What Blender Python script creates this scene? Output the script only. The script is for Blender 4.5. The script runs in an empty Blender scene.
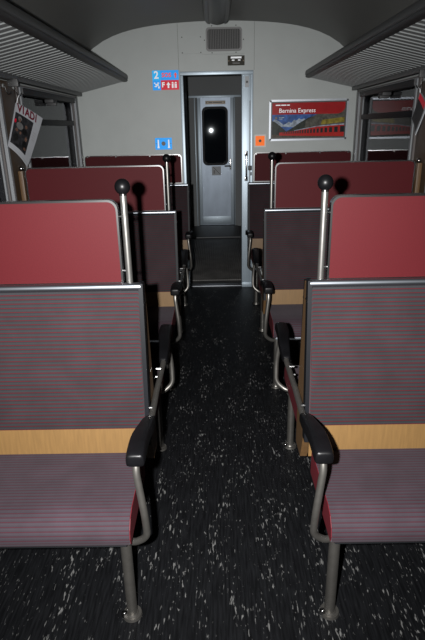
import bpy, bmesh, math, random
from mathutils import Vector, Matrix
random.seed(4)
S = bpy.context.scene
COL = S.collection
PI = math.pi

# ---------------------------------------------------------------- camera
CX = 0.025                                   # middle of the aisle
p, yw, rl = (math.radians(a) for a in (20.3272, -0.6194, -1.2284))
F = Vector((math.sin(yw)*math.cos(p), math.cos(yw)*math.cos(p), -math.sin(p)))
R = Vector((math.cos(yw), -math.sin(yw), 0)); U = R.cross(F)
Rc = R*math.cos(rl) + U*math.sin(rl); Uc = U*math.cos(rl) - R*math.sin(rl)
cd = bpy.data.cameras.new('camera'); cam = bpy.data.objects.new('camera', cd); COL.objects.link(cam)
M = Matrix((Rc, Uc, -F)).transposed().to_4x4(); M.translation = Vector((0, 0, 1.45))
cam.matrix_world = M
cd.sensor_fit = 'VERTICAL'; cd.sensor_height = 24; cd.lens = 519.6/640*24; cd.clip_start = .02
S.camera = cam

# ---------------------------------------------------------------- light: night outside, a small camera flash beside the lens
W = bpy.data.worlds.new('night'); S.world = W; W.use_nodes = True
W.node_tree.nodes['Background'].inputs[0].default_value = (.5, .6, .8, 1)
W.node_tree.nodes['Background'].inputs[1].default_value = 0.004
fd = bpy.data.lights.new('flash', 'SPOT'); fl = bpy.data.objects.new('flash', fd); COL.objects.link(fl)
fl.location = (-.098, 0.0, 1.467); fl.rotation_euler = (math.radians(69), 0, math.radians(-1))
fd.energy = 860; fd.shadow_soft_size = .014; fd.spot_size = math.radians(98); fd.spot_blend = 1.0
fd.color = (1.0, .99, .98)
S.view_settings.view_transform = 'Standard'; S.view_settings.look = 'None'
S.view_settings.gamma = 1; S.view_settings.use_curve_mapping = False
S.view_settings.exposure = 0

# ---------------------------------------------------------------- materials
def srgb(r, g, b):
    return tuple(((c/255)/12.92 if c <= 10 else (((c/255)+.055)/1.055)**2.4) for c in (r, g, b))
def lin(c): return (c[0], c[1], c[2], 1)
def mat(name, col, rough=.5, metal=0, spec=.5, noise=0, nscale=30, stretch=(1, 1, 1), bump=0, coat=0, sheen=0):
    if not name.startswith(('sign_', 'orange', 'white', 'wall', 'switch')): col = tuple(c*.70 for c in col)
    m = bpy.data.materials.new(name); m.use_nodes = True
    nt = m.node_tree; b = nt.nodes['Principled BSDF']
    b.inputs['Base Color'].default_value = lin(col); b.inputs['Roughness'].default_value = rough
    b.inputs['Metallic'].default_value = metal; b.inputs['Specular IOR Level'].default_value = spec if not name.startswith(('sign', 'orange', 'poster', 'print', 'brass', 'white', 'switch', 'sticker', 'paper')) else .12
    b.inputs['Coat Weight'].default_value = coat; b.inputs['Sheen Weight'].default_value = sheen
    tc = nt.nodes.new('ShaderNodeTexCoord'); mp = nt.nodes.new('ShaderNodeMapping'); mp.inputs['Scale'].default_value = stretch
    nz = nt.nodes.new('ShaderNodeTexNoise'); nz.inputs['Scale'].default_value = nscale; nz.inputs['Detail'].default_value = 4
    nt.links.new(tc.outputs['Object'], mp.inputs[0]); nt.links.new(mp.outputs[0], nz.inputs['Vector'])
    if noise:
        rp = nt.nodes.new('ShaderNodeValToRGB')
        rp.color_ramp.elements[0].position = .3; rp.color_ramp.elements[1].position = .7
        rp.color_ramp.elements[0].color = lin([c*(1-noise) for c in col]); rp.color_ramp.elements[1].color = lin([min(1, c*(1+noise)) for c in col])
        nt.links.new(nz.outputs['Fac'], rp.inputs[0]); nt.links.new(rp.outputs[0], b.inputs['Base Color'])
    if bump:
        bp = nt.nodes.new('ShaderNodeBump'); bp.inputs['Strength'].default_value = bump; bp.inputs['Distance'].default_value = .001
        nt.links.new(nz.outputs['Fac'], bp.inputs['Height']); nt.links.new(bp.outputs[0], b.inputs['Normal'])
    return m
MT = {}
MT['wall'] = mat('wall_laminate', (.250, .266, .260), .5, noise=.03, nscale=6, spec=.3)
MT['ceiling'] = mat('ceiling_panel', (.145, .146, .138), .5, noise=.04, nscale=3)
MT['lower'] = mat('side_wall_panel', (.12, .12, .11), .5, noise=.05, nscale=6)
MT['alu'] = mat('brushed_aluminium', (.34, .36, .39), .42, .9)
MT['winalu'] = mat('window_aluminium', (.18, .19, .20), .5, .3)
MT['door'] = mat('satin_door_metal', (.20, .235, .28), .42, .8, noise=.12, nscale=3, stretch=(3, 1, 1))
MT['frame'] = mat('frame_metal', (.30, .36, .41), .42, .5, noise=.04, nscale=10, stretch=(12, 12, .6))
MT['chrome'] = mat('chrome', (.42, .42, .42), .2, 1)
MT['rail'] = mat('rail_aluminium', (.36, .39, .43), .33, 1)
MT['tube'] = mat('satin_steel_tube', (.155, .148, .136), .40, .85, noise=.10, nscale=40)
MT['pole'] = mat('bright_steel_pole', (.20, .195, .185), .36, .85, noise=.08, nscale=40)
MT['red'] = mat('red_leatherette', (.050, .0036, .0054), .62, noise=.08, nscale=260, bump=.25, spec=.10)
MT['redside'] = mat('red_seat_side', (.075, .0025, .007), .65, spec=.2)
MT['blackplastic'] = mat('black_plastic', (.0025, .0025, .003), .38, noise=.3, nscale=20, spec=.13)
MT['matte_black'] = mat('matt_black', (.006, .006, .007), .6)
MT['rubber'] = mat('black_rubber', (.003, .0035, .005), .5, spec=.12)
MT['wood'] = mat('beech_laminate', (.075, .040, .015), .45, noise=.13, nscale=5, stretch=(30, 30, 2), spec=.4)
MT['woodband'] = mat('beech_band', (.125, .069, .022), .5, noise=.10, nscale=5, stretch=(26, 26, 2.2), spec=.4)
MT['walnut'] = mat('brown_pillar_wood', (.040, .023, .011), .45, noise=.2, nscale=5, stretch=(30, 30, 2))
MT['mauve'] = mat('mauve_grey_paint', (.085, .075, .072), .5, spec=.25)
MT['rackmetal'] = mat('rack_metal', (.055, .057, .058), .45, .2)
MT['rackdark'] = mat('rack_dark', (.018, .0185, .019), .5)
MT['slat'] = mat('rack_slat', (.18, .19, .19), .5)
MT['grille'] = mat('grille_slat', (.20, .20, .20), .5, spec=.2)
MT['vent'] = mat('vent_slat', (.10, .10, .10), .5, spec=.2)
MT['grilledark'] = mat('grille_dark', (.006, .006, .006), .7)
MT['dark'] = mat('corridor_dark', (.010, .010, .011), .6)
MT['vfloor'] = mat('vestibule_floor', (.035, .035, .035), .6, noise=.3, nscale=8)
MT['grey'] = mat('corridor_grey', (.11, .12, .125), .6, noise=.05, nscale=4)
MT['white'] = mat('white_print', (.85, .87, .9), .5)
MT['paper'] = mat('paper', (.30, .31, .33), .6, noise=.03, nscale=20)
MT['blue'] = mat('sign_blue', (.006, .36, 1.0), .4)
MT['blue2'] = mat('sign_blue_light', (.01, .48, 1.0), .4)
MT['signred'] = mat('sign_red', (.62, .008, .03), .4)
MT['orange'] = mat('orange_red_print', (.9, .08, .03), .4)
MT['orange2'] = mat('orange_plate', (1.0, .17, .005), .4)
MT['posterred'] = mat('poster_red', (.30, .008, .010), .3, noise=.1, nscale=12)
MT['sky'] = mat('poster_sky', (.035, .09, .27), .3, noise=.5, nscale=22)
MT['snow'] = mat('poster_snow', (.28, .33, .40), .3, noise=.5, nscale=40)
MT['hill'] = mat('poster_hill', (.022, .027, .022), .3, noise=.5, nscale=30)
MT['rock'] = mat('poster_rock', (.075, .072, .06), .3, noise=.5, nscale=40)
MT['olive'] = mat('poster_olive', (.20, .16, .02), .3, noise=.4, nscale=40)
MT['train'] = mat('poster_train', (.36, .015, .012), .3)
MT['trainwin'] = mat('poster_train_window', (.015, .018, .02), .3)
MT['track'] = mat('poster_track', (.06, .045, .03), .4, noise=.5, nscale=60)
MT['brass'] = mat('brass_plate', (.02, .018, .010), .5)
MT['skin'] = mat('print_skin', (.20, .11, .08), .5, noise=.4, nscale=60)
MT['darkprint'] = mat('print_dark', (.018, .018, .02), .5, noise=.6, nscale=50)
MT['darkred'] = mat('print_dark_red', (.10, .006, .016), .5)
MT['lens'] = mat('lamp_cover', (.02, .021, .020), .35, noise=.1, nscale=4)

def fabric(name, base, band, line, along='Y', pitch=.0133, sheen=.5):
    m = bpy.data.materials.new(name); m.use_nodes = True; nt = m.node_tree; L = nt.links.new
    b = nt.nodes['Principled BSDF']; b.inputs['Roughness'].default_value = .85
    b.inputs['Sheen Weight'].default_value = sheen; b.inputs['Sheen Roughness'].default_value = .45
    b.inputs['Sheen Tint'].default_value = (.8, .78, .85, 1); b.inputs['Specular IOR Level'].default_value = .15
    uv = nt.nodes.new('ShaderNodeUVMap'); uv.uv_map = 'UVMap'
    sp = nt.nodes.new('ShaderNodeSeparateXYZ'); L(uv.outputs[0], sp.inputs[0])
    def mth(op, a, c=None):
        n = nt.nodes.new('ShaderNodeMath'); n.operation = op
        for i, v in enumerate((a, c)):
            if v is None: continue
            if isinstance(v, (int, float)): n.inputs[i].default_value = v
            else: L(v, n.inputs[i])
        return n.outputs[0]
    nz = nt.nodes.new('ShaderNodeTexNoise'); nz.inputs['Scale'].default_value = 500; L(uv.outputs[0], nz.inputs['Vector'])
    nb = nt.nodes.new('ShaderNodeTexNoise'); nb.inputs['Scale'].default_value = 9; nb.inputs['Detail'].default_value = 3; L(uv.outputs[0], nb.inputs['Vector'])
    jig = mth('MULTIPLY', mth('SUBTRACT', nz.outputs['Fac'], .5), .0016)
    fr = mth('FRACT', mth('DIVIDE', mth('ADD', sp.outputs['Y'], jig), pitch))
    rp = nt.nodes.new('ShaderNodeValToRGB'); cr = rp.color_ramp; cr.interpolation = 'LINEAR'
    cr.elements[0].position = 0; cr.elements[0].color = lin(line)
    cr.elements[1].position = .17; cr.elements[1].color = lin(line)
    for pos, c in ((.24, band), (.36, base), (.60, base), (.66, [x*.72 for x in base]), (.76, base), (.92, band)):
        e = cr.elements.new(pos); e.color = lin(c)
    L(fr, rp.inputs[0])
    # the pile is rubbed lighter and darker in soft patches
    mx = nt.nodes.new('ShaderNodeMix'); mx.data_type = 'RGBA'; mx.blend_type = 'MULTIPLY'; mx.inputs[0].default_value = 1
    rb = nt.nodes.new('ShaderNodeValToRGB'); rb.color_ramp.elements[0].position = .3; rb.color_ramp.elements[1].position = .7
    rb.color_ramp.elements[0].color = (.80, .80, .80, 1); rb.color_ramp.elements[1].color = (1.15, 1.15, 1.15, 1)
    L(nb.outputs['Fac'], rb.inputs[0]); L(rp.outputs[0], mx.inputs[6]); L(rb.outputs[0], mx.inputs[7]); L(mx.outputs[2], b.inputs['Base Color'])
    bp = nt.nodes.new('ShaderNodeBump'); bp.inputs['Strength'].default_value = .3; bp.inputs['Distance'].default_value = .001
    L(nz.outputs['Fac'], bp.inputs['Height']); L(bp.outputs[0], b.inputs['Normal'])
    return m
MT['fab_back'] = fabric('striped_back_fabric', (.0108, .0112, .0126), (.0058, .0054, .0066), (.032, .0020, .0040), sheen=.03)
MT['fab_seat'] = fabric('striped_seat_fabric', (.0215, .0165, .0208), (.0150, .0118, .0155), (.0255, .0058, .0095), sheen=.05)

def floor_mat():
    m = bpy.data.materials.new('flecked_lino'); m.use_nodes = True; nt = m.node_tree; L = nt.links.new
    b = nt.nodes['Principled BSDF']; b.inputs['Roughness'].default_value = .5; b.inputs['Specular IOR Level'].default_value = .10
    tc = nt.nodes.new('ShaderNodeTexCoord')
    def nz(scale, st, detail=2, dist=0):
        mp = nt.nodes.new('ShaderNodeMapping'); mp.inputs['Scale'].default_value = st; L(tc.outputs['Object'], mp.inputs[0])
        n = nt.nodes.new('ShaderNodeTexNoise'); n.inputs['Scale'].default_value = scale; n.inputs['Detail'].default_value = detail
        n.inputs['Distortion'].default_value = dist
        L(mp.outputs[0], n.inputs['Vector']); return n.outputs['Fac']
    def mth(op, a, c):
        n = nt.nodes.new('ShaderNodeMath'); n.operation = op
        for i, v in enumerate((a, c)):
            if isinstance(v, (int, float)): n.inputs[i].default_value = v
            else: L(v, n.inputs[i])
        return n.outputs[0]
    a = nz(96, (1.5, .34, 1), 3, .5); c = nz(9, (1.8, .5, 1), 2); bb = nz(55, (2.6, .2, 1), 2)
    s = mth('ADD', a, mth('MULTIPLY', mth('SUBTRACT', c, .5), .45))
    rp = nt.nodes.new('ShaderNodeValToRGB'); rp.color_ramp.elements[0].position = .640; rp.color_ramp.elements[1].position = .725
    rp.color_ramp.elements[0].color = (0, 0, 0, 1); rp.color_ramp.elements[1].color = (1, 1, 1, 1); L(s, rp.inputs[0])
    r2 = nt.nodes.new('ShaderNodeValToRGB'); r2.color_ramp.elements[0].position = .35; r2.color_ramp.elements[1].position = .75
    r2.color_ramp.elements[0].color = (.0016, .0017, .002, 1); r2.color_ramp.elements[1].color = (.005, .0053, .006, 1); L(bb, r2.inputs[0])
    mx = nt.nodes.new('ShaderNodeMix'); mx.data_type = 'RGBA'; L(rp.outputs[0], mx.inputs[0]); L(r2.outputs[0], mx.inputs[6]); mx.inputs[7].default_value = (.080, .080, .078, 1)
    L(mx.outputs[2], b.inputs['Base Color'])
    return m
MT['floor'] = floor_mat()

def mat_rib():
    m = mat('ribbed_rubber_mat', (.085, .082, .078), .6, noise=.45, nscale=5)
    nt = m.node_tree; L = nt.links.new; b = nt.nodes['Principled BSDF']
    tc = nt.nodes.new('ShaderNodeTexCoord'); w = nt.nodes.new('ShaderNodeTexWave'); w.inputs['Scale'].default_value = 14; w.bands_direction = 'X'
    bp = nt.nodes.new('ShaderNodeBump'); bp.inputs['Strength'].default_value = .8; bp.inputs['Distance'].default_value = .004
    L(tc.outputs['Object'], w.inputs['Vector']); L(w.outputs['Fac'], bp.inputs['Height']); L(bp.outputs[0], b.inputs['Normal'])
    return m
MT['mat'] = mat_rib()

def glass():
    m = bpy.data.materials.new('window_glass'); m.use_nodes = True; nt = m.node_tree; L = nt.links.new
    for n in list(nt.nodes):
        if n.type != 'OUTPUT_MATERIAL': nt.nodes.remove(n)
    out = nt.nodes[0]; t = nt.nodes.new('ShaderNodeBsdfTransparent'); t.inputs[0].default_value = (.8, .85, .85, 1)
    g = nt.nodes.new('ShaderNodeBsdfGlossy'); g.inputs['Roughness'].default_value = .015; g.inputs[0].default_value = (.95, .97, 1, 1)
    fr = nt.nodes.new('ShaderNodeFresnel'); fr.inputs[0].default_value = 1.33
    mx = nt.nodes.new('ShaderNodeMixShader'); L(fr.outputs[0], mx.inputs[0]); L(t.outputs[0], mx.inputs[1]); L(g.outputs[0], mx.inputs[2]); L(mx.outputs[0], out.inputs[0])
    return m
MT['glass'] = glass()

# ---------------------------------------------------------------- mesh helpers
def link(name, me, m=None, parent=None):
    o = bpy.data.objects.new(name, me); COL.objects.link(o)
    if m is not None and len(o.data.materials) == 0: o.data.materials.append(MT[m] if isinstance(m, str) else m)
    if parent is not None: o.parent = parent
    return o
def obj(name, bm, m, parent=None, smooth=True):
    bmesh.ops.recalc_face_normals(bm, faces=bm.faces)
    me = bpy.data.meshes.new(name); bm.to_mesh(me); bm.free()
    if smooth:
        for q in me.polygons: q.use_smooth = True
        me.set_sharp_from_angle(angle=math.radians(38))
    return link(name, me, m, parent)
def tag(o, label=None, cat=None, group=None, kind=None):
    if label: o['label'] = label
    if cat: o['category'] = cat
    if group: o['group'] = group
    if kind: o['kind'] = kind
    return o
def struct(o, label=None, cat=None): 
    o['kind'] = 'structure'
    if label: o['label'] = label
    return o
def empty(name, loc):
    o = bpy.data.objects.new(name, None); o.location = loc; o.empty_display_size = .1; COL.objects.link(o); return o
def box(bm, x0, x1, y0, y1, z0, z1, bev=0):
    x0, x1 = sorted((x0, x1)); y0, y1 = sorted((y0, y1)); z0, z1 = sorted((z0, z1))
    r = bmesh.ops.create_cube(bm, size=1, matrix=Matrix.Translation(((x0+x1)/2, (y0+y1)/2, (z0+z1)/2)) @ Matrix.Diagonal((x1-x0, y1-y0, z1-z0, 1)))
    if bev:
        es = {e for v in r['verts'] for e in v.link_edges}
        bmesh.ops.bevel(bm, geom=list(es), offset=bev, segments=2, affect='EDGES', profile=.6)
    return bm
def B(*a, **k): return box(bmesh.new(), *a, **k)
def tube(bm, pts, r, seg=12, caps=True):
    pts = [Vector(q) for q in pts]; n = len(pts); rs = r if isinstance(r, (list, tuple)) else [r]*n
    rings = []; up = None
    for i, q in enumerate(pts):
        t = ((pts[min(i+1, n-1)] - q).normalized() if i < n-1 else Vector()) + ((q - pts[i-1]).normalized() if i else Vector()); t.normalize()
        if up is None: up = t.orthogonal().normalized()
        else: up = (up - t*up.dot(t)).normalized()
        s = t.cross(up)
        rings.append([bm.verts.new(q + (up*math.cos(2*PI*k/seg) + s*math.sin(2*PI*k/seg))*rs[i]) for k in range(seg)])
    for a, b in zip(rings, rings[1:]):
        for k in range(seg): bm.faces.new((a[k], a[(k+1) % seg], b[(k+1) % seg], b[k]))
    if caps: bm.faces.new(rings[0]); bm.faces.new(rings[-1])
    return bm
def fillet(pts, rad=.03, n=5):
    pts = [Vector(q) for q in pts]; out = [pts[0]]
    for a, b, c in zip(pts, pts[1:], pts[2:]):
        d1, d2 = (a-b), (c-b); r = min(rad, d1.length*.48, d2.length*.48)
        p1, p2 = b + d1.normalized()*r, b + d2.normalized()*r
        for i in range(n+1):
            t = i/n; out.append(p1*(1-t)**2 + b*2*t*(1-t) + p2*t*t)
    out.append(pts[-1]); return out
def ball(bm, c, r, seg=20, sc=(1, 1, 1)):
    bmesh.ops.create_uvsphere(bm, u_segments=seg, v_segments=seg//2+2, radius=r, matrix=Matrix.Translation(c) @ Matrix.Diagonal((*sc, 1))); return bm
def disc(bm, c, r, h, axis='Z', seg=24, r2=None):
    rot = {'Z': Matrix(), 'Y': Matrix.Rotation(PI/2, 4, 'X'), 'X': Matrix.Rotation(PI/2, 4, 'Y')}[axis]
    bmesh.ops.create_cone(bm, cap_ends=True, segments=seg, radius1=r, radius2=r if r2 is None else r2, depth=h, matrix=Matrix.Translation(c) @ rot); return bm
def rrect(w0, w1, h0, h1, r, n=6):
    """closed outline in (a, b), anticlockwise, rounded corners"""
    o = []
    rr = r if isinstance(r, (list, tuple)) else (r,)*4
    for (cx, cy, a0), q in zip(((w1, h1, 0), (w0, h1, 1), (w0, h0, 2), (w1, h0, 3)), rr):
        sx = -1 if cx == w1 else 1; sy = -1 if cy == h1 else 1
        for i in range(n+1):
            a = (a0 + i/n)*PI/2; o.append((cx + sx*q + math.cos(a)*q, cy + sy*q + math.sin(a)*q))
    return o
def prism(bm, outline, f0, f1):
    """solid between two copies of an outline; f0/f1 turn (a,b) into points"""
    a = [bm.verts.new(f0(*q)) for q in outline]; b = [bm.verts.new(f1(*q)) for q in outline]; n = len(a)
    bm.faces.new(a); bm.faces.new(b[::-1])
    for i in range(n): bm.faces.new((a[i], a[(i+1) % n], b[(i+1) % n], b[i]))
    return bm
def ring_prism(bm, oo, io, f0, f1):
    A = [[bm.verts.new(f(*q)) for q in o] for o in (oo, io) for f in (f0, f1)]; n = len(oo)
    o0, o1, i0, i1 = A
    for x, y in ((o0, o1), (o1, i1), (i1, i0), (i0, o0)):
        for k in range(n): bm.faces.new((x[k], x[(k+1) % n], y[(k+1) % n], y[k]))
    return bm
def xz(y): return lambda a, b: (a, y, b)
def yz(x): return lambda a, b: (x, a, b)
def plate(name, x0, x1, z0, z1, y0, y1, r, m, parent=None):
    return obj(name, prism(bmesh.new(), rrect(x0, x1, z0, z1, r, 5), xz(y0), xz(y1)), m, parent)
def text(name, s, size, loc, m, parent=None, rot=(PI/2, 0, 0), bold=.0, sx=1, align='CENTER', mw=None):
    c = bpy.data.curves.new(name, 'FONT'); c.body = s; c.size = size; c.extrude = .0004; c.offset = bold
    c.align_x = align; c.align_y = 'CENTER'; c.resolution_u = 3
    t = bpy.data.objects.new(name, c); COL.objects.link(t)
    dg = bpy.context.evaluated_depsgraph_get(); me = bpy.data.meshes.new_from_object(t.evaluated_get(dg))
    bpy.data.objects.remove(t); bpy.data.curves.remove(c)
    mm = mw if mw is not None else Matrix.Translation(loc) @ Matrix.Rotation(rot[2], 4, 'Z') @ Matrix.Rotation(rot[0], 4, 'X')
    me.transform(mm @ Matrix.Diagonal((sx, 1, 1, 1))); me.materials.clear()
    return link(name, me, m, parent)
def shape(name, pts, y, m, parent, t=.0004):
    bm = bmesh.new(); prism(bm, pts, xz(y), xz(y+t)); return obj(name, bm, m, parent, smooth=False)

def fine_print(name, widths, x, y, z, h, m, parent, gap=.006):
    """a line of print too small to read: one low bar per word"""
    bm = bmesh.new()
    for w in widths: box(bm, x, x+w, y-.0002, y+.0002, z-h/2, z+h/2); x += w+gap
    return obj(name, bm, m, parent, smooth=False)
def profile_sheet(prof, x0, x1, nx=12, sides=None, round_x=.012, closed=True):
    """extrude a closed (y,z) profile along x with softly rounded ends; writes arc-length UVs (u = x, v = arc)"""
    bm = bmesh.new(); uvl = bm.loops.layers.uv.new('UVMap'); n = len(prof)
    cy = sum(q[0] for q in prof)/n; cz = sum(q[1] for q in prof)/n
    arc = [0]
    for a, b in zip(prof, prof[1:]+prof[:1]): arc.append(arc[-1] + math.dist(a, b))
    xs = []
    k = 4
    for i in range(k): a = i/k*PI/2; xs.append((x0 + round_x*(1-math.sin(a)), (1-math.cos(a))*round_x))
    xs = [(x0 + round_x*(1-math.cos(i/k*PI/2)), round_x*(1-math.sin(i/k*PI/2))) for i in range(k+1)]
    mid = [(x0+round_x + (x1-x0-2*round_x)*j/nx, 0) for j in range(1, nx)]
    xs = xs + mid + [(x1 - (x-x0), s) for x, s in reversed(xs)]
    rings = []
    for x, ins in xs:
        r = []
        for (y, z) in prof:
            dy, dz = cy-y, cz-z; l = math.hypot(dy, dz) or 1
            f = ins/l; r.append(bm.verts.new((x, y+dy*f, z+dz*f)))
        rings.append(r)
    for j in range(len(rings)-1):
        for i in range(n):
            i2 = (i+1) % n
            f = bm.faces.new((rings[j][i], rings[j][i2], rings[j+1][i2], rings[j+1][i]))
            for lp, (xx, aa) in zip(f.loops, ((xs[j][0], arc[i]), (xs[j][0], arc[i+1]), (xs[j+1][0], arc[i+1]), (xs[j+1][0], arc[i]))): lp[uvl].uv = (xx, aa)
    c0 = bm.faces.new(rings[0]); c1 = bm.faces.new(rings[-1])
    return bm

def smooth_closed(pts, it=2):
    for _ in range(it):
        q = []
        for a, b in zip(pts, pts[1:]+pts[:1]):
            q.append((a[0]*.75+b[0]*.25, a[1]*.75+b[1]*.25)); q.append((a[0]*.25+b[0]*.75, a[1]*.25+b[1]*.75))
        pts = q
    return pts

# ---------------------------------------------------------------- structure
HW = 1.20; XL, XR = CX-HW, CX+HW; YW = 4.86; YB = -1.6; ZS = 1.93
def arc_ceiling(n=28):
    o = []
    for i in range(n+1):
        t = -1 + 2*i/n; a = abs(t)
        z = 2.272 - .115*a**2 - .19*a**5 - .06*a**12
        o.append((CX + t*HW, z))
    return o
ARC = arc_ceiling()
struct(obj('floor', B(XL, XR, YB, YW, -.05, 0), 'floor'))
bm = bmesh.new()
prism(bm, ARC + [(q[0], q[1]+.05) for q in reversed(ARC)], xz(YB), xz(YW)); struct(obj('ceiling', bm, 'ceiling'))

# end wall with the doorway cut out: left part, right part, header
DL, DR, DT = -.262, .238, 1.868
bm = bmesh.new(); y0, y1 = YW, YW+.05
lo = [q for q in ARC]
outl = [(XL, 0), (DL, 0), (DL, DT), (DR, DT), (DR, 0), (XR, 0)] + [(q[0], q[1]+.02) for q in reversed(ARC)]
prism(bm, outl, xz(y0), xz(y1)); wf = struct(obj('wall_front', bm, 'wall', smooth=False))
struct(obj('wall_back', B(XL, XR, YB-.05, YB, 0, 2.3), 'wall'))
# seams in the end wall laminate
bm = bmesh.new()
for x in (-.292, .345): box(bm, x-.0012, x+.0012, YW-.0008, YW+.001, 1.9, 2.262)
struct(obj('trim_1', bm, 'rackdark'))

def side_wall(s, name):
    X0 = CX+s*HW; X1 = CX+s*(HW+.06); bm = bmesh.new()
    wins = [(1.86, 3.02), (3.38, 4.66)]; zb, zt = .80, 1.705
    box(bm, X0, X1, YB, YW, 0, zb); box(bm, X0, X1, YB, YW, zt, ZS+.03)
    for a, b in ((YB, wins[0][0]), (wins[0][1], wins[1][0]), (wins[1][1], YW)): box(bm, X0, X1, a, b, zb, zt)
    w = struct(obj(name, bm, 'wall'))
    return wins, zb, zt
n_win = 1
for s, nm in ((-1, 'wall_left'), (1, 'wall_right')):
    wins, zb, zt = side_wall(s, nm)
    for (a, b) in wins:
        root = empty('window_%d' % n_win, (CX+s*HW, (a+b)/2, zb)); struct(root); n_win += 1
        P = Vector(root.location)
        def D(d): return lambda y, z: (CX+s*d-P.x, y-P.y, z-P.z)
        def ring(name, i0, i1, d0, d1, m, r0, r1):
            bm = bmesh.new(); ring_prism(bm, rrect(a-.055+i0, b+.055-i0, zb-.05+i0, zt+.005-i0*.3, r0, 5), rrect(a-.055+i1, b+.055-i1, zb-.05+i1, zt+.005-i1*.3, r1, 5), D(d0), D(d1)); return obj(name, bm, m, root)
        ring('outer_frame', 0, .028, HW, HW-.022, 'mauve', .006, .008)
        ring('inner_frame', .028, .052, HW+.01, HW-.030, 'winalu', .010, .02)
        ring('reveal', .052, .070, HW+.03, HW-.012, 'mauve', .02, .03)
        ring('pane_frame', .070, .092, HW+.03, HW-.004, 'winalu', .035, .06)
        ring('gasket', .092, .118, HW+.034, HW+.006, 'rubber', .06, .07)
        obj('glass', prism(bmesh.new(), rrect(a+.055, b-.055, zb+.045, zt-.025, .05, 5), D(HW+.026), D(HW+.031)), 'glass', root)
        obj('divider_bar', box(bmesh.new(), D(HW+.02)(0, 0)[0], D(HW-.012)(0, 0)[0], a+.05-P.y, b-.05-P.y, 1.487-P.z, 1.525-P.z, bev=.004), 'rubber', root)
        x0, x1 = D(HW+.02)(0, 0)[0], D(HW-.030)(0, 0)[0]
        obj('blind_box', box(bmesh.new(), x0, x1, a+.02-P.y, b-.02-P.y, zt-.045-P.z, zt-.004-P.z, bev=.004), 'matte_black', root)
        c = (a+b)/2
        obj('latch', box(box(bmesh.new(), x0, x1-s*.012, c-.05-P.y, c+.05-P.y, zt-.068-P.z, zt-.046-P.z, bev=.003), x0, x1-s*.02, c-.015-P.y, c+.015-P.y, zt-.086-P.z, zt-.066-P.z, bev=.003), 'matte_black', root)
        obj('window_sill', box(bmesh.new(), D(HW)(0, 0)[0], D(HW-.05)(0, 0)[0], a-.04-P.y, b+.04-P.y, zb-.08-P.z, zb-.05-P.z, bev=.004), 'mauve', root)
# wooden pillar facings between the windows, corner strips
for i, s in enumerate((-1, 1)):
    x0, x1 = CX+s*HW, CX+s*(HW-.012)
    struct(obj('trim_%d' % (2+i), B(x0, x1, 3.08, 3.322, .75, 1.718, bev=.002), 'walnut'))
    struct(obj('trim_%d' % (4+i), B(x0, x1, 4.722, 4.775, .75, 1.718, bev=.002), 'mauve'))
    struct(obj('trim_%d' % (6+i), B(x0, x1, 1.50, 1.80, .75, 1.718, bev=.002), 'walnut'))
    struct(obj('baseboard_%s' % ('left', 'right')[i], B(x0, x1, YB, YW, 0, .10, bev=.003), 'rackmetal'))

# ---------------------------------------------------------------- doorway and the vestibule behind it
struct(obj('trim_8', B(-.286, DL+.004, YW-.022, YW+.05, 0, 1.868, bev=.004), 'frame'))
struct(obj('trim_9', B(-.286, .338, YW-.022, YW+.05, 1.868, 1.897, bev=.004), 'frame'))
post = empty('trim_10', (DR, YW, 0)); struct(post)
def lp(o): o.parent = post; return o
px = DR
obj('door_post', box(bmesh.new(), 0, .098, -.030, .05, 0, 1.868, bev=.005), 'frame', post)
obj('post_groove', box(bmesh.new(), .068, .074, -.032, -.028, .55, 1.66), 'rackdark', post)
obj('post_edge', box(bmesh.new(), .078, .098, -.036, -.028, .0, 1.866, bev=.003), 'frame', post)
lk = obj('lock_plate', prism(bmesh.new(), rrect(.028, .062, 1.765, 1.850, .006, 4), xz(-.036), xz(-.030)), 'winalu', post)
obj('keyhole', disc(bmesh.new(), (.045, -.038, 1.806), .009, .004, 'Y'), 'matte_black', lk)
h = obj('door_handle', tube(bmesh.new(), fillet([(.040, -.03, 1.235), (.040, -.062, 1.225), (.040, -.066, 1.12), (.040, -.062, 1.02), (.040, -.03, 1.01)], .02), .008, 10), 'chrome', post)
obj('handle_end', box(box(bmesh.new(), .026, .054, -.042, -.028, 1.205, 1.25, bev=.004), .026, .054, -.042, -.028, .992, 1.03, bev=.004), 'chrome', h)
obj('latch', box(bmesh.new(), .056, .088, -.066, -.03, 1.085, 1.125, bev=.004), 'matte_black', post)
obj('catch', box(bmesh.new(), .078, .088, -.05, -.03, 1.04, 1.07, bev=.003), 'matte_black', post)
struct(obj('trim_11', B(DL, DR, YW-.012, YW+.065, 0, .008, bev=.002), 'alu'))      # threshold strip
struct(obj('trim_12', B(DR, DR+.098, YW-.045, YW-.03, 0, .045, bev=.004), 'frame'))
YV = 8.14; YV0 = YW+.05
struct(obj('floor_vestibule', B(-.62, .62, YV0, YV+.05, -.05, 0), 'vfloor'))
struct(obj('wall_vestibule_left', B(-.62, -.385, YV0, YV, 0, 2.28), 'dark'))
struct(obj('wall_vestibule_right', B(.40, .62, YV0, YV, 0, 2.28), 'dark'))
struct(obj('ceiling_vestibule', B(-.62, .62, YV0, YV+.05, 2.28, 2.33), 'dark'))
FL, FR = -.222, .262   # far door leaf
bm = bmesh.new(); prism(bm, [(-.62, 0), (FL-.03, 0), (FL-.03, 1.86), (FR+.03, 1.86), (FR+.03, 0), (.62, 0), (.62, 2.28), (-.62, 2.28)], xz(YV), xz(YV+.06))
struct(obj('wall_vestibule_front', bm, 'grey', smooth=False))
struct(obj('trim_13', B(-.37, .39, YV-.02, YV+.01, 1.855, 1.885, bev=.003), 'frame'))
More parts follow.
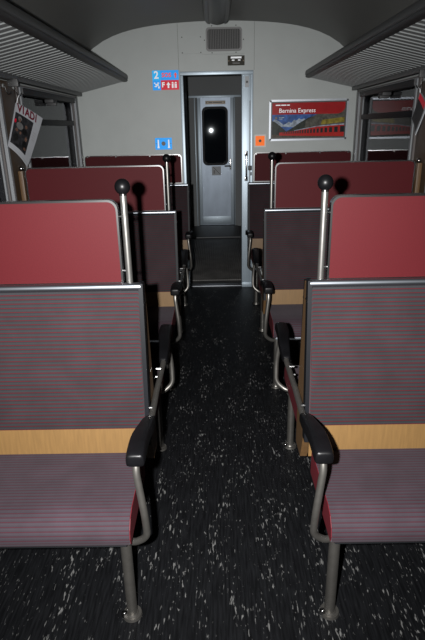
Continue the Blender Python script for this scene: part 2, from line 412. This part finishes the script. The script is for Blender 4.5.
bm = bmesh.new(); box(bm, FL-.068, FL-.052, YV-.02, YV+.01, 0, 1.855, bev=.003); box(bm, FR+.03, FR+.042, YV-.012, YV+.01, .0, 1.855, bev=.003)
struct(obj('trim_14', bm, 'frame'))
d1 = empty('door_1', ((FL+FR)/2, YV+.02, 0)); struct(d1)
hw = (FR-FL)/2+.025
wo = rrect(-.200, .180, .915, 1.735, .075, 6)
bm = bmesh.new()
outer = rrect(-hw, hw, .02, 1.855, .004, 6); ring_prism(bm, outer, wo, xz(-.02), xz(.02)); obj('door_leaf', bm, 'door', d1, smooth=False)
obj('edge_rail', box(box(bmesh.new(), -hw, -hw+.05, -.026, -.018, 0.02, 1.85, bev=.003), hw-.05, hw, -.026, -.018, .02, 1.85, bev=.003), 'frame', d1)
bm = bmesh.new(); ring_prism(bm, wo, rrect(-.170, .150, .945, 1.705, .06, 6), xz(-.032), xz(.022)); g1 = obj('window_gasket', bm, 'rubber', d1)
obj('glass', prism(bmesh.new(), rrect(-.173, .153, .942, 1.708, .06, 6), xz(-.004), xz(.002)), 'glass', d1).rotation_euler = (math.radians(-.34), 0, 0)
obj('kick_plate', box(bmesh.new(), -hw+.02, hw-.02, -.024, -.019, .03, .155, bev=.001), 'frame', d1)
np_ = obj('name_plate', box(bmesh.new(), -.145, .145, -.023, -.019, 1.765, 1.812, bev=.001), mat('plate_beige', (.45, .38, .30), .5, .2), d1)
obj('plate_screw', disc(disc(bmesh.new(), (-.13, -.024, 1.788), .006, .003, 'Y'), (.13, -.024, 1.788), .006, .003, 'Y'), 'rubber', np_)
fine_print('fine_print', (.055, .13), -.098, -.0238, 1.788, .012, 'rackdark', np_, .010)
st = obj('sticker', box(bmesh.new(), -.068, .068, -.022, -.019, .770, .900), mat('sticker_grey', (.42, .44, .46), .5), d1)
shape('sticker_stroke', [(-.05, .885), (-.042, .890), (.055, .790), (.047, .785)], -.0228, 'rackdark', st)
shape('sticker_figure', [(-.045, .795), (-.02, .795), (-.02, .845), (-.045, .845)], -.0226, 'grille', st)
hd = obj('door_handle', tube(bmesh.new(), fillet([(.212, -.02, .905), (.212, -.075, .905), (.122, -.08, .905)], .012), .011, 10), 'chrome', d1)
obj('handle_plate', box(bmesh.new(), .200, .228, -.026, -.019, .85, 1.01, bev=.003), 'chrome', hd)
obj('keyhole', disc(bmesh.new(), (.214, -.028, .97), .009, .004, 'Y'), 'matte_black', hd)
mt = obj('doormat', B(-.30, .30, -.0, 2.0, 0, .012, bev=.004), 'mat'); mt.location = (0, 5.05, 0)
tag(mt, 'worn black ribbed rubber mat on the floor beyond the open doorway', 'mat')
pl = obj('floor_plate', B(-.34, .34, 7.2, 8.1, .001, .016, bev=.003), mat('dark_gangway_plate', (.05, .052, .055), .5)); 
tag(pl, 'smooth dark floor plate lying in front of the far grey door', 'plate')

# ---------------------------------------------------------------- ceiling lamp strip
lampr = empty('ceiling_lamp', (.030, 2.56, 2.278)); tag(lampr, 'long unlit strip lamp with dark cover running along the middle of the ceiling', 'lamp')
prof = [(-.098, .0), (-.098, -.035), (-.088, -.070), (-.072, -.088), (-.058, -.092), (-.055, -.078), (.055, -.078), (.058, -.092), (.072, -.088), (.088, -.070), (.098, -.035), (.098, .0)]
obj('housing', prism(bmesh.new(), prof, lambda a, b: (a, -3.6, b), lambda a, b: (a, 1.92, b)), 'slat', lampr)
for ya, yb in ((-3.55, -.78), (-.72, .42), (.50, 1.88)):
    pc = [(-.060, -.078)] + [(-.060+.120*i/8, -.088-.016*math.sin(PI*i/8)) for i in range(9)] + [(.060, -.078)]
    obj('lamp_cover', prism(bmesh.new(), pc, lambda a, b: (a, ya, b), lambda a, b: (a, yb, b)), 'lens', lampr)

# ---------------------------------------------------------------- things on the end wall
YF = YW
def T(name, x, z, label, cat, group=None): return tag(empty(name, (x, YF, z)), label, cat, group)
# ventilation grille
v = T('ventilation_grille', .092, 2.03, 'grey ventilation grille with vertical slats on a screwed plate above the doorway', 'vent')
plate('base_plate', -.175, .175, -.005, .225, -.010, 0, .004, 'wall', v)
obj('grille_frame', ring_prism(bmesh.new(), rrect(-.150, .150, .016, .192, .026, 5), rrect(-.136, .136, .030, .178, .018, 5), xz(-.024), xz(-.010)), 'grille', v)
plate('backing', -.138, .138, .028, .180, -.0125, -.010, .018, 'grilledark', v)
bm = bmesh.new()
for i in range(19):
    x = -.128 + i*.0142; box(bm, x-.0035, x+.0035, -.021, -.0125, .030, .178)
obj('slat_panel', bm, 'vent', v)
for x, z in ((-.10, .005), (.10, .005), (-.10, .204), (.10, .204), (-.162, .1), (.162, .1)): obj('screw', disc(bmesh.new(), (x, -.012, z), .005, .004, 'Y', 10), 'rackdark', v)
# cover panel left of it
v = T('cover_panel', -.180, 2.032, 'flat wall coloured cover plate with dark corner screws, left of the ventilation grille', 'panel')
plate('panel_sheet', -.085, .086, 0, .132, -.006, 0, .003, 'wall', v)
for x in (-.077, .078):
    for z in (.008, .124): obj('screw', disc(bmesh.new(), (x, -.008, z), .005, .004, 'Y', 10), 'rackdark', v)
# black enamel plate
v = T('notice_plate', .193, 1.937, 'small black metal plate with pale lettering above the right end of doorway', 'sign')
plate('plate_body', -.071, .071, 0, .075, -.004, 0, .004, 'brass', v)
fine_print('fine_print', (.09,), -.045, -.0045, .060, .014, 'white', v)
fine_print('fine_print', (.022, .020), -.036, -.0045, .040, .009, 'white', v, .030)
bm = bmesh.new(); box(bm, -.03, .03, -.0046, -.004, .012, .016); box(bm, -.03, .03, -.0046, -.004, .022, .025); obj('fine_print', bm, 'grille', v)
for x in (-.062, .062): obj('screw', disc(bmesh.new(), (x, -.006, .035), .005, .004, 'Y', 10), 'woodband', v)
# class and emergency sign
sg = T('information_sign', -.408, 1.758, 'blue and red sign with 2, SOS, F and arrows, left of the doorway', 'sign')
plate('field_blue', -.112, -.042, .078, .154, -.002, 0, .002, 'blue2', sg)
plate('field_blue', -.042, .112, .078, .154, -.002, 0, .002, 'blue', sg)
plate('field_blue', -.112, -.042, 0, .078, -.002, 0, .002, 'blue', sg)
plate('field_red', -.042, .112, .002, .078, -.002, 0, .002, 'signred', sg)
text('numeral', '2', .080, (-.078, -.0026, .116), 'white', sg, bold=.002)
text('lettering', 'SOS', .046, (.008, -.0026, .116), 'orange', sg, bold=.0015)
def arrow(name, x, z, w, h, m, par, y=-.0028):
    shape(name, [(x-w*.2, z), (x+w*.2, z), (x+w*.2, z+h*.5), (x+w*.5, z+h*.5), (x, z+h), (x-w*.5, z+h*.5), (x-w*.2, z+h*.5)], y, m, par)
arrow('arrow', .085, .094, .028, .044, 'orange', sg)
text('lettering', 'F', .052, (-.022, -.0026, .040), 'white', sg, bold=.002)
arrow('arrow', .022, .016, .034, .048, 'white', sg)
bm = bmesh.new()
for x0 in (.058, .086):
    box(bm, x0-.007, x0+.007, -.0028, -.002, .016, .048); box(bm, x0-.006, x0+.006, -.0028, -.002, .051, .062)
box(bm, .070, .073, -.0028, -.002, .016, .060); obj('pictogram', bm, 'white', sg)
bm = bmesh.new()
for q in ((-.100, .052, -.088, .060), (-.090, .040, -.062, .050), (-.096, .026, -.076, .034), (-.072, .052, -.056, .060), (-.066, .014, -.054, .030), (-.082, .034, -.060, .041)): box(bm, q[0], q[2], -.0028, -.002, q[1], q[3])
obj('pictogram', bm, 'white', sg)
# blue button sign
sg = T('button_sign', -.452, 1.275, 'small blue plate with black push button between two white marks, left of the doorway', 'sign')
plate('sign_plate', -.074, .074, 0, .098, -.003, 0, .003, 'blue', sg)
obj('push_button', disc(disc(bmesh.new(), (0, -.006, .05), .016, .008, 'Y', r2=.018), (0, -.014, .05), .010, .010, 'Y'), 'rackdark', sg)
for x in (-.046, .046):
    shape('white_mark', [(x-.010, .012), (x+.010, .012), (x+.006, .030), (x+.005, .082), (x-.005, .082), (x-.006, .030)], -.0038, 'white', sg)
for x in (-.064, .064): obj('screw', disc(bmesh.new(), (x, -.0045, .05), .004, .003, 'Y', 8), 'rackdark', sg)
# orange switch plate
sg = T('switch_plate', .401, 1.282, 'small orange square with black button in a pale frame, right of the doorway', 'switch')
plate('base_plate', -.052, .052, -.005, .102, -.006, 0, .006, mat('switch_frame', (.42, .42, .40), .5), sg)
plate('orange_field', -.040, .040, .008, .090, -.0085, -.006, .002, 'orange2', sg)
obj('push_button', disc(bmesh.new(), (0, -.013, .049), .012, .010, 'Y'), 'matte_black', sg)

# poster
ps = T('advertising_poster', .819, 1.327, 'framed wide poster with red header, snowy mountains and a red train, right of the doorway', 'poster')
w2, hh = .342, .335
obj('poster_frame', ring_prism(bmesh.new(), rrect(-w2, w2, 0, hh, .018, 4), rrect(-w2+.020, w2-.020, .020, hh-.020, .004, 4), xz(-.016), xz(0)), 'alu', ps)
obj('frame_lip', ring_prism(bmesh.new(), rrect(-w2+.016, w2-.016, .016, hh-.016, .006, 4), rrect(-w2+.026, w2-.026, .026, hh-.026, .003, 4), xz(-.0175), xz(-.004)), 'rackdark', ps)
for x in (-w2+.012, w2-.012):
    for z in (.012, hh-.012): obj('corner_piece', box(bmesh.new(), x-.008, x+.008, -.0185, -.014, z-.008, z+.008, bev=.002), 'rackdark', ps)
a0, a1, b0, b1 = -w2+.022, w2-.022, .022, hh-.022
shape('picture_sheet', [(a0, b0), (a1, b0), (a1, b1), (a0, b1)], -.004, 'sky', ps, .002)
hb = b1-.098
shape('header_band', [(a0, hb), (a1-.06, hb), (a1-.03, hb+.012), (a1, hb+.045), (a1, b1), (a0, b1)], -.0062, 'posterred', ps)
text('lettering', 'Bernina Express', .050, (-.098, -.0068, hb+.030), 'white', ps, sx=.98)
fine_print('fine_print', (.040, .045, .024), a0+.035, -.0068, b1-.022, .008, 'white', ps)
sn = [(a0, b0+.10)]
hs = [.155, .150, .14, .125, .11, .12, .135, .125, .150, .145, .160, .15, .16, .14]
for i, hq in enumerate(hs): sn.append((a0+.02+i*.022, b0+hq))
sn += [(a0+.34, b0+.08)]
shape('snow_mountains', sn, -.0048, 'snow', ps)
shape('dark_hills', [(a0, b0+.02), (a0, b0+.145), (a0+.03, b0+.135), (a0+.09, b0+.09), (a0+.13, b0+.055), (a0+.17, b0+.075), (a0+.24, b0+.12), (a0+.32, b0+.165), (a0+.40, b0+.185), (a0+.40, b0+.02)], -.0054, 'hill', ps)
shape('rocky_slope', [(a0+.28, b0+.02), (a0+.30, b0+.14), (a0+.36, b0+.175), (a0+.40, hb+.002), (a1-.08, hb+.05), (a1, hb+.05), (a1, b0+.02)], -.0058, 'rock', ps)
shape('yellow_meadow', [(a0+.43, b0+.105), (a0+.44, b0+.145), (a1, b0+.165), (a1, b0+.125)], -.0062, 'olive', ps)
shape('railway_bed', [(a0, b0), (a1, b0), (a1, b0+.03), (a0, b0+.03)], -.0066, 'track', ps)
shape('red_train', [(a0+.07, b0+.022), (a1, b0+.006), (a1, b0+.102), (a0+.40, b0+.09), (a0+.20, b0+.058), (a0+.07, b0+.046)], -.0070, 'train', ps)
shape('grey_train_roof', [(a0+.20, b0+.058), (a0+.40, b0+.090), (a1, b0+.102), (a1, b0+.112), (a0+.40, b0+.097), (a0+.20, b0+.063)], -.0072, 'snow', ps)
bm = bmesh.new(); x = a0+.10
while x < a1-.02:
    t = (x-a0)/(a1-a0); ww = .006+.034*t**2; zc = b0+.038+.026*t; h2 = .006+.024*t
    prism(bm, [(x, zc-h2*.7), (x+ww, zc-h2*.7), (x+ww, zc+h2), (x, zc+h2)], xz(-.0078), xz(-.0074)); x += ww*1.5+.004
obj('train_windows', bm, 'trainwin', ps, smooth=False)
obj('sun_mark', disc(bmesh.new(), (a0+.04, -.0056, hb-.028), .010, .0006, 'Y', 12), 'woodband', ps)
fine_print('fine_print', (.045,), a0+.065, -.0060, hb-.024, .006, 'snow', ps); fine_print('fine_print', (.030,), a0+.065, -.0060, hb-.036, .006, 'snow', ps)

# ---------------------------------------------------------------- luggage racks
for s, side in ((-1, 'left'), (1, 'right')):
    rr = empty('luggage_rack', (CX+s*HW, 1.6, 1.70)); tag(rr, 'slatted grey luggage rack above the %s hand windows' % side, 'rack', None)
    dx = lambda d: s*(d-HW)       # d = distance from the aisle middle
    y0, y1 = -1.9, YW-1.6
    # front rail: light upper face, darker rounded lower lip
    fr = [(.772, .192), (.758, .188), (.752, .168), (.753, .150), (.772, .146), (.785, .150), (.785, .185)]
    obj('front_rail', prism(bmesh.new(), smooth_closed([(dx(a), b) for a, b in fr], 1), lambda a, b: (a, y0, b), lambda a, b: (a, y1, b)), 'rackmetal', rr)
    fr = [(.754, .149), (.758, .134), (.775, .128), (.800, .128), (.800, .142), (.775, .150)]
    obj('lower_lip', prism(bmesh.new(), smooth_closed([(dx(a), b) for a, b in fr], 1), lambda a, b: (a, y0, b), lambda a, b: (a, y1, b)), 'rackdark', rr)
    bm = bmesh.new(); y = y0+.03
    A = Vector((dx(.785), 0, .134)); Bq = Vector((dx(1.175), 0, .047)); dirv = (Bq-A).normalized(); nn = Vector((-dirv.z, 0, dirv.x))
    if nn.z < 0: nn = -nn
    while y < y1-.03:
        w = .043; vs = []
        for yy in (y, y+w):
            for q in (A, Bq): vs.append(Vector((q.x, yy, q.z)))
        t = nn*.010
        vv = [bm.verts.new(q) for q in vs] + [bm.verts.new(q+t) for q in vs]
        for f in ((0, 1, 3, 2), (4, 6, 7, 5), (0, 2, 6, 4), (1, 5, 7, 3), (0, 4, 5, 1), (2, 3, 7, 6)): bm.faces.new([vv[k] for k in f])
        y += .067
    obj('slat_panel', bm, 'slat', rr, smooth=False)
    obj('wall_rail', box(bmesh.new(), dx(HW-.002), dx(1.155), y0, y1, .022, .060, bev=.006), 'rackmetal', rr)
    for yy in (1.62, .0, 3.12 if False else -1.5):
        obj('support_arm', box(bmesh.new(), dx(1.19), dx(1.13), yy-.01, yy+.01, -.01, .03, bev=.003), 'rackdark', rr)

# ---------------------------------------------------------------- benches
def build_bench(s, c, wall_bench=False):
    """one rigid bench unit; c = its middle line along the car. s = -1 left of the aisle, 1 right"""
    bx = CX
    root = empty('wall_bench' if wall_bench else 'double_bench', (bx, c, 0))
    X = lambda d: s*d
    out_b = 1.165                # outer end near the window
    T0 = -.0                     # board offset
    by = -.085 if not wall_bench else .055      # headboard plane
    # headboard
    zl, zh = .990, 1.252
    if wall_bench: zl, zh = .985, 1.235
    hb0, hb1 = (.322, 1.128) if not wall_bench else (.320, 1.18)
    r4 = (.030, .030, .004, .004)
    oo = rrect(min(X(hb0), X(hb1)), max(X(hb0), X(hb1)), zl, zh, r4, 6)
    io = rrect(min(X(hb0), X(hb1))+.006, max(X(hb0), X(hb1))-.006, zl+.006, zh-.006, (.026, .026, .003, .003), 6)
    hbo = obj('headboard', prism(bmesh.new(), io, xz(by-.011), xz(by+.011)), 'red', root)
    obj('metal_trim', ring_prism(bmesh.new(), oo, io, xz(by-.013), xz(by+.013)), 'chrome', hbo)
    if wall_bench:
        for xq in (.34, .60, .90, 1.15):
            obj('screw', disc(bmesh.new(), (X(xq), by-.015, zh-.012), .006, .004, 'Y', 10), 'chrome', hbo)
    if not wall_bench:
        # grab pole with ball
        pd = .304
        pole = obj('grab_pole', tube(bmesh.new(), [(X(pd), by, .35), (X(pd), by, 1.275)], .0105, 16), 'pole', root)
        obj('ball_knob', ball(bmesh.new(), (X(pd), by, 1.289), .0238, 24), 'blackplastic', pole)
        obj('collar', disc(bmesh.new(), (X(pd), by, 1.266), .0115, .006), 'chrome', pole)
        for zz in (1.20, 1.03):
            obj('clip', tube(bmesh.new(), [(X(pd), by, zz), (X(hb0+.004), by, zz)], .004, 8), 'chrome', hbo)
        # slim wooden post against the window side
        wp = obj('window_post', box(bmesh.new(), X(1.140), X(1.166), by-.018, by+.018, .90, 1.235, bev=.003), 'wood', root)
        obj('post_cap', ball(bmesh.new(), (X(1.150), by, 1.248), .013, 14), 'chrome', wp)
    sides = (1,) if wall_bench else (1, -1)
    for u in sides:      # u = 1 faces the camera, -1 faces away
        Y = (lambda t: -t) if u == 1 else (lambda t: t)
        off = 0 if u == 1 else -.03
        # front surface of the back, top and bottom; the far side leans less and is lower
        tt, tb, zt_, di = (.117, .190, .972, .2725) if u == 1 else (.062, .100, .925, .292)
        off = 0
        # backrest cushion
        n = 14; prof = []
        for i in range(n+1):
            k = i/n; z = .517 + (zt_-.517)*k; t = tb + (tt-tb)*k + .014*math.sin(PI*k)**.7
            prof.append((Y(t+off), z))
        prof += [(Y(tt-.030+off), zt_), (Y(tb-.045+off), .517)]
        bo = X(di), X(out_b)
        x0, x1 = min(bo), max(bo)
        rev = prof
        br = obj('backrest', profile_sheet(rev, x0, x1, 10, round_x=.006), 'fab_back', root)
        tr = obj('top_rail', tube(bmesh.new(), [(X(di-.0065), Y(tt-.006+off), zt_+.012), (X(out_b), Y(tt-.006+off), zt_+.012)], .0125, 14), 'rail', br)
        # dark edge moulding down the aisle side of the back
        e = [(tt+.004, zt_+.023), (tt-.030, zt_+.023), (tb-.046, .45), (tb-.004, .45)]
        em = obj('edge_moulding', prism(bmesh.new(), [(Y(a+off), b) for a, b in e], yz(X(di-.0135)), yz(X(di-.0003))), 'rubber', br)
        obj('moulding_strip', prism(bmesh.new(), [(Y(a+off), b) for a, b in ((tt+.0095, zt_-.042), (tt-.030, zt_-.042), (tt-.030, zt_-.046), (tt+.0095, zt_-.046))], yz(X(di-.0145)), yz(X(di+.001))), 'chrome', em)
        # wooden band below the back
        wb = [(tb-.001, .517), (tb-.022, .517), (tb-.018, .40), (tb+.003, .40)]
        obj('wooden_band', prism(bmesh.new(), [(Y(a+off), b) for a, b in wb], yz(X(di+.001)), yz(X(out_b))), 'woodband', root)
        # wooden end panel closing the wedge behind the back
        ep = [(tt-.031, .970), (.03, .970), (-.015, .56), (-.015, .325), (.085, .325), (tb-.047, .47)]
        if wall_bench: ep = [(tt-.031, .970), (-.07, .970), (-.07, .305), (tb-.10, .305), (tb-.047, .45)]
        if u == 1: obj('end_panel', prism(bmesh.new(), [(Y(a+off), b) for a, b in ep], yz(X(.2645)), yz(X(.289))), 'wood', root, smooth=False)
        # seat cushion
        pr = [(tb, .338), (tb, .424), (.30, .424), (.40, .426), (.462, .424), (.498, .412), (.519, .388), (.526, .360), (.518, .338), (.498, .331)]
        prof = [(Y(a+off), b) for a, b in pr]
        dense = []
        for a, b in zip(prof, prof[1:]+prof[:1]):
            nn_ = max(1, int(math.dist(a, b)/.02))
            for i in range(nn_): dense.append((a[0]+(b[0]-a[0])*i/nn_, a[1]+(b[1]-a[1])*i/nn_))
        x0, x1 = sorted((X(.2855), X(out_b)))
        seat = obj('seat', profile_sheet(dense, x0, x1, 12, round_x=.003), 'fab_seat', root)
        # red side cheek of the cushion
        ck = [(tb+.004, .336), (tb+.004, .421), (.460, .421), (.494, .410), (.515, .387), (.522, .360), (.514, .338)]
        obj('side_cheek', prism(bmesh.new(), [(Y(a+off), b) for a, b in ck], yz(X(.2835)), yz(X(.2875))), 'redside', seat, smooth=False)
        # metal edge under the front of the seat, frame rail
        obj('seat_frame', (lambda bm: (box(bm, X(.30), X(out_b), Y(.503+off), Y(.476+off), .316, .331, bev=.003), box(bm, X(.30), X(.33), Y(.476+off), Y(.10), .312, .331, bev=.003)) and bm)(bmesh.new()), 'rail', root)
        # leg with floor flange
        ly = Y(.458+off*.0)
        lg = obj('leg', tube(bmesh.new(), [(X(.3125), ly, .006), (X(.3125), ly, .325)], .0165, 18), 'tube', root)
        fo = obj('floor_flange', disc(disc(bmesh.new(), (X(.3125), ly, .005), .031, .009, r2=.029), (X(.3125), ly, .011), .021, .006, r2=.018), 'tube', lg)
        obj('flange_bolt', ball(disc(bmesh.new(), (X(.3125)-.024, ly-.008, .011), .0105, .012, seg=6), (X(.3125)-.024, ly-.008, .0175), .007, 8, (1, 1, .6)), 'chrome', fo)
        # armrest: tube loop and pad
        ad, td = .247, .246
        pf, pb = .492, .215          # pad front / back (t)
        pts = [(X(.3125), Y(.455), .300), (X(.282), Y(.470), .302), (X(.240), Y(.484), .335), (X(.242), Y(.498), .43), (X(.258), Y(.490), .57), (X(.256), Y(.470), .606),
               (X(.248), Y(.36), .600), (X(.247), Y(.215), .566), (X(.250), Y(.09), .558), (X(.252), 0.0, .556)]
        if wall_bench: pts[-1] = (X(.252), -.02, .556); 
        arm = obj('armrest_tube', tube(bmesh.new(), fillet(pts, .028, 5), .0105, 14), 'tube', root)
        for zz, yq in ((.572, .150), (.552, .120)):
            obj('fixing_bolt', tube(bmesh.new(), [(X(.250), Y(yq), zz), (X(.269), Y(yq), zz)], .005, 8), 'chrome', arm)
        # pad: swept rounded section, wide at the front, narrower at the back, dipping
        sec = [(0, .0195), (.55, .0190), (.84, .0165), (.96, .0085), (1, -.006), (.98, -.017), (.86, -.021), (0, -.022)]
        full = sec + [(-a, b) for a, b in reversed(sec[1:-1])]
        st_ = [(pf+.010, .607, .70, .72), (pf+.007, .608, .92, .92), (pf-.004, .611, 1.0, 1.0), (pf-.05, .615, 1.0, 1.0), (pf-.11, .611, .98, 1.0), (pf-.17, .601, .88, .96), (pf-.225, .588, .76, .9), (pb+.03, .578, .70, .80), (pb+.008, .572, .64, .74), (pb, .571, .45, .5)]
        bm = bmesh.new(); rings = []
        for t, z, ws, hs_ in st_:
            rings.append([bm.verts.new((X(.2565 - (.008 if ws < .9 and t < .4 else 0))+a*.0275*ws, Y(t), z+b*hs_)) for a, b in full])
        for a, b in zip(rings, rings[1:]):
            m_ = len(a)
            for k in range(m_): bm.faces.new((a[k], a[(k+1) % m_], b[(k+1) % m_], b[k]))
        bm.faces.new(rings[0]); bm.faces.new(rings[-1])
        pad = obj('armrest_pad', bm, 'blackplastic', root)
        sd = pad.modifiers.new('soft', 'SUBSURF'); sd.levels = 1; sd.render_levels = 1
    return root

def copy_tree(o, parent=None):
    c = o.copy(); COL.objects.link(c)
    if parent is not None:
        c.parent = parent; c.matrix_parent_inverse = o.matrix_parent_inverse.copy()
    for ch in list(o.children): copy_tree(ch, c)
    return c
C1, PITCH = 1.684, 1.531
for s, side in ((-1, 'left'), (1, 'right')):
    b = build_bench(s, C1)
    tag(b, 'nearest back-to-back bench on the %s, bright red headboard and striped seat facing the viewer' % side, 'bench', 'back-to-back train benches')
    b2 = copy_tree(b); b2.location.y = C1+PITCH
    tag(b2, 'second back-to-back bench on the %s, dim dark red headboard, behind the nearest one' % side, 'bench', 'back-to-back train benches')
    w = build_bench(s, C1+2*PITCH+.02, True)
    tag(w, 'last bench on the %s, its dark red headboard fixed against the end wall' % side, 'bench', 'benches against the end wall')

# ---------------------------------------------------------------- hooks and hanging magazines on the pillars
def hook(x, y, z, s, label):
    t = empty('coat_hook', (x, y, z)); tag(t, label, 'hook', 'wire hooks under the rack')
    pts = [(0, 0, 0), (-s*.012, 0, -.004), (-s*.016, 0, -.028), (-s*.022, -.004, -.044), (-s*.038, -.008, -.046), (-s*.046, -.010, -.030)]
    obj('wire', tube(bmesh.new(), fillet(pts, .012, 4), .0028, 8), 'chrome', t)
    obj('wall_clip', disc(bmesh.new(), (-s*.002, 0, 0), .010, .008, 'X', 14), 'slat', t)
    return t
xl, xr = CX-(HW-.012), CX+(HW-.012)
hook(xl, 3.13, 1.690, -1, 'white wire hook on the left pillar, further from the magazine')
hook(xl, 3.29, 1.690, -1, 'white wire hook on the left pillar, just above the hanging magazine')
hook(xr, 3.29, 1.685, 1, 'white wire hook on the right pillar, above the hanging magazine')

def magazine(name, corners, bulge, label, left=True):
    TL, TR, BR, BL = [Vector(q) for q in corners]
    base = TL.copy(); root = empty(name, base); tag(root, label, 'magazine')
    nrm = (TR-TL).cross(BL-TL).normalized()
    if nrm.dot((TL+BR)/2 - Vector((0, 0, 1.45))) > 0: nrm = -nrm
    def P(u, v, off=0):
        q = TL*(1-u)*(1-v) + TR*u*(1-v) + BR*u*v + BL*(1-u)*v
        return q + nrm*(bulge*math.sin(PI*u)*(.4+.6*v) + off - bulge*.8*v*v) - base
    def sheet(nm, u0, u1, v0, v1, off, m, th=.0006, poly=None, nu=10, nv=12):
        bm = bmesh.new()
        g = [[[bm.verts.new(P(u0+(u1-u0)*i/nu, v0+(v1-v0)*j/nv, off+k*th)) for j in range(nv+1)] for i in range(nu+1)] for k in (0, 1)]
        for i in range(nu):
            for j in range(nv):
                bm.faces.new((g[0][i][j], g[0][i+1][j], g[0][i+1][j+1], g[0][i][j+1])); bm.faces.new((g[1][i][j], g[1][i][j+1], g[1][i+1][j+1], g[1][i+1][j]))
        for i in range(nu):
            for j in (0, nv): bm.faces.new((g[0][i][j], g[0][i+1][j], g[1][i+1][j], g[1][i][j]))
        for j in range(nv):
            for i in (0, nu): bm.faces.new((g[0][i][j], g[0][i][j+1], g[1][i][j+1], g[1][i][j]))
        return obj(nm, bm, m, root)
    sheet('back_pages', 0, 1.0, .0, 1.045, -.008, 'paper', .004)
    sheet('cover', 0, 1, 0, 1, 0, 'paper')
    return root, sheet, P
m1, sh, P = magazine('magazine', ((-1.125, 3.20, 1.605), (-1.035, 3.36, 1.522), (-1.085, 3.17, 1.272), (-1.13, 3.03, 1.392)), .012,
    'white magazine with red title letters and dark cover photo, hanging from the left pillar')
sh('cover_photo', .02, .70, .22, .95, .0012, 'darkprint', .0004)
def blob(sheet_p, par, u, v, ru, rv, m, off=.0019):
    bm = bmesh.new(); c = bm.verts.new(sheet_p(u, v, off)); rg = [bm.verts.new(sheet_p(u+ru*math.cos(a*PI/7), v+rv*math.sin(a*PI/7), off)) for a in range(14)]
    for k in range(14): bm.faces.new((c, rg[k], rg[(k+1) % 14]))
    bmesh.ops.solidify(bm, geom=bm.faces[:], thickness=.0003)
    return obj('printed_figure', bm, m, par)
for u, v, ru, rv, mm in ((.20, .32, .07, .05, 'grille'), (.20, .36, .045, .045, 'skin'), (.24, .48, .13, .08, 'grille'), (.06, .42, .035, .05, 'signred'), (.47, .42, .05, .04, 'skin'), (.45, .54, .12, .07, 'matte_black'),
                         (.30, .62, .04, .035, 'skin'), (.56, .66, .05, .05, 'skin'), (.55, .80, .10, .09, 'matte_black'), (.60, .86, .06, .025, 'skin'), (.16, .60, .05, .04, 'skin'), (.18, .76, .10, .09, 'grilledark')):
    blob(P, m1, u, v, ru, rv, mm)
for k in range(4): sh('text_line', .78, .92, .40+k*.05, .408+k*.05, .0014, 'grille', .0004, nu=3, nv=1)
# masthead lettering follows the sheet
def on_sheet(s, u, v, size, m, squash=1):
    cp = P(u, v, .0016); du = (P(u+.05, v)-P(u-.05, v)).normalized(); dv = (P(u, v-.05)-P(u, v+.05)); n = du.cross(dv).normalized(); up = n.cross(du)
    mw = Matrix((du, up, n)).transposed().to_4x4(); mw.translation = cp
    return mw
for k, ch in enumerate('VIADI'):
    u = (.13, .26, .41, .60, .75)[k]
    text('masthead', ch, .066, None, 'darkred', m1, bold=.0022, sx=.78, mw=on_sheet(ch, u, .105, 1, None))
tag(obj('string', tube(bmesh.new(), fillet([(xl+.03, 3.285, 1.648), (-1.128, 3.24, 1.63), (-1.124, 3.205, 1.602)], .01), .002, 6), 'white'), 'short white loop of string holding the left magazine to its hook', 'string')
m2, sh, P = magazine('magazine', ((1.166, 3.20, 1.612), (1.132, 3.00, 1.544), (1.092, 3.00, 1.395), (1.137, 3.20, 1.470)), -.006,
    'dark magazine with a red upper corner hanging edge-on from the right pillar')
sh('cover_photo', .02, .98, .22, .97, .0012, 'darkprint', .0004)
sh('red_corner', .02, .9, .02, .22, .0012, 'signred', .0004)
tag(obj('string', tube(bmesh.new(), fillet([(xr-.03, 3.285, 1.642), (1.170, 3.22, 1.63), (1.166, 3.203, 1.612)], .01), .002, 6), 'white'), 'short white loop of string holding the right magazine to its hook', 'string')
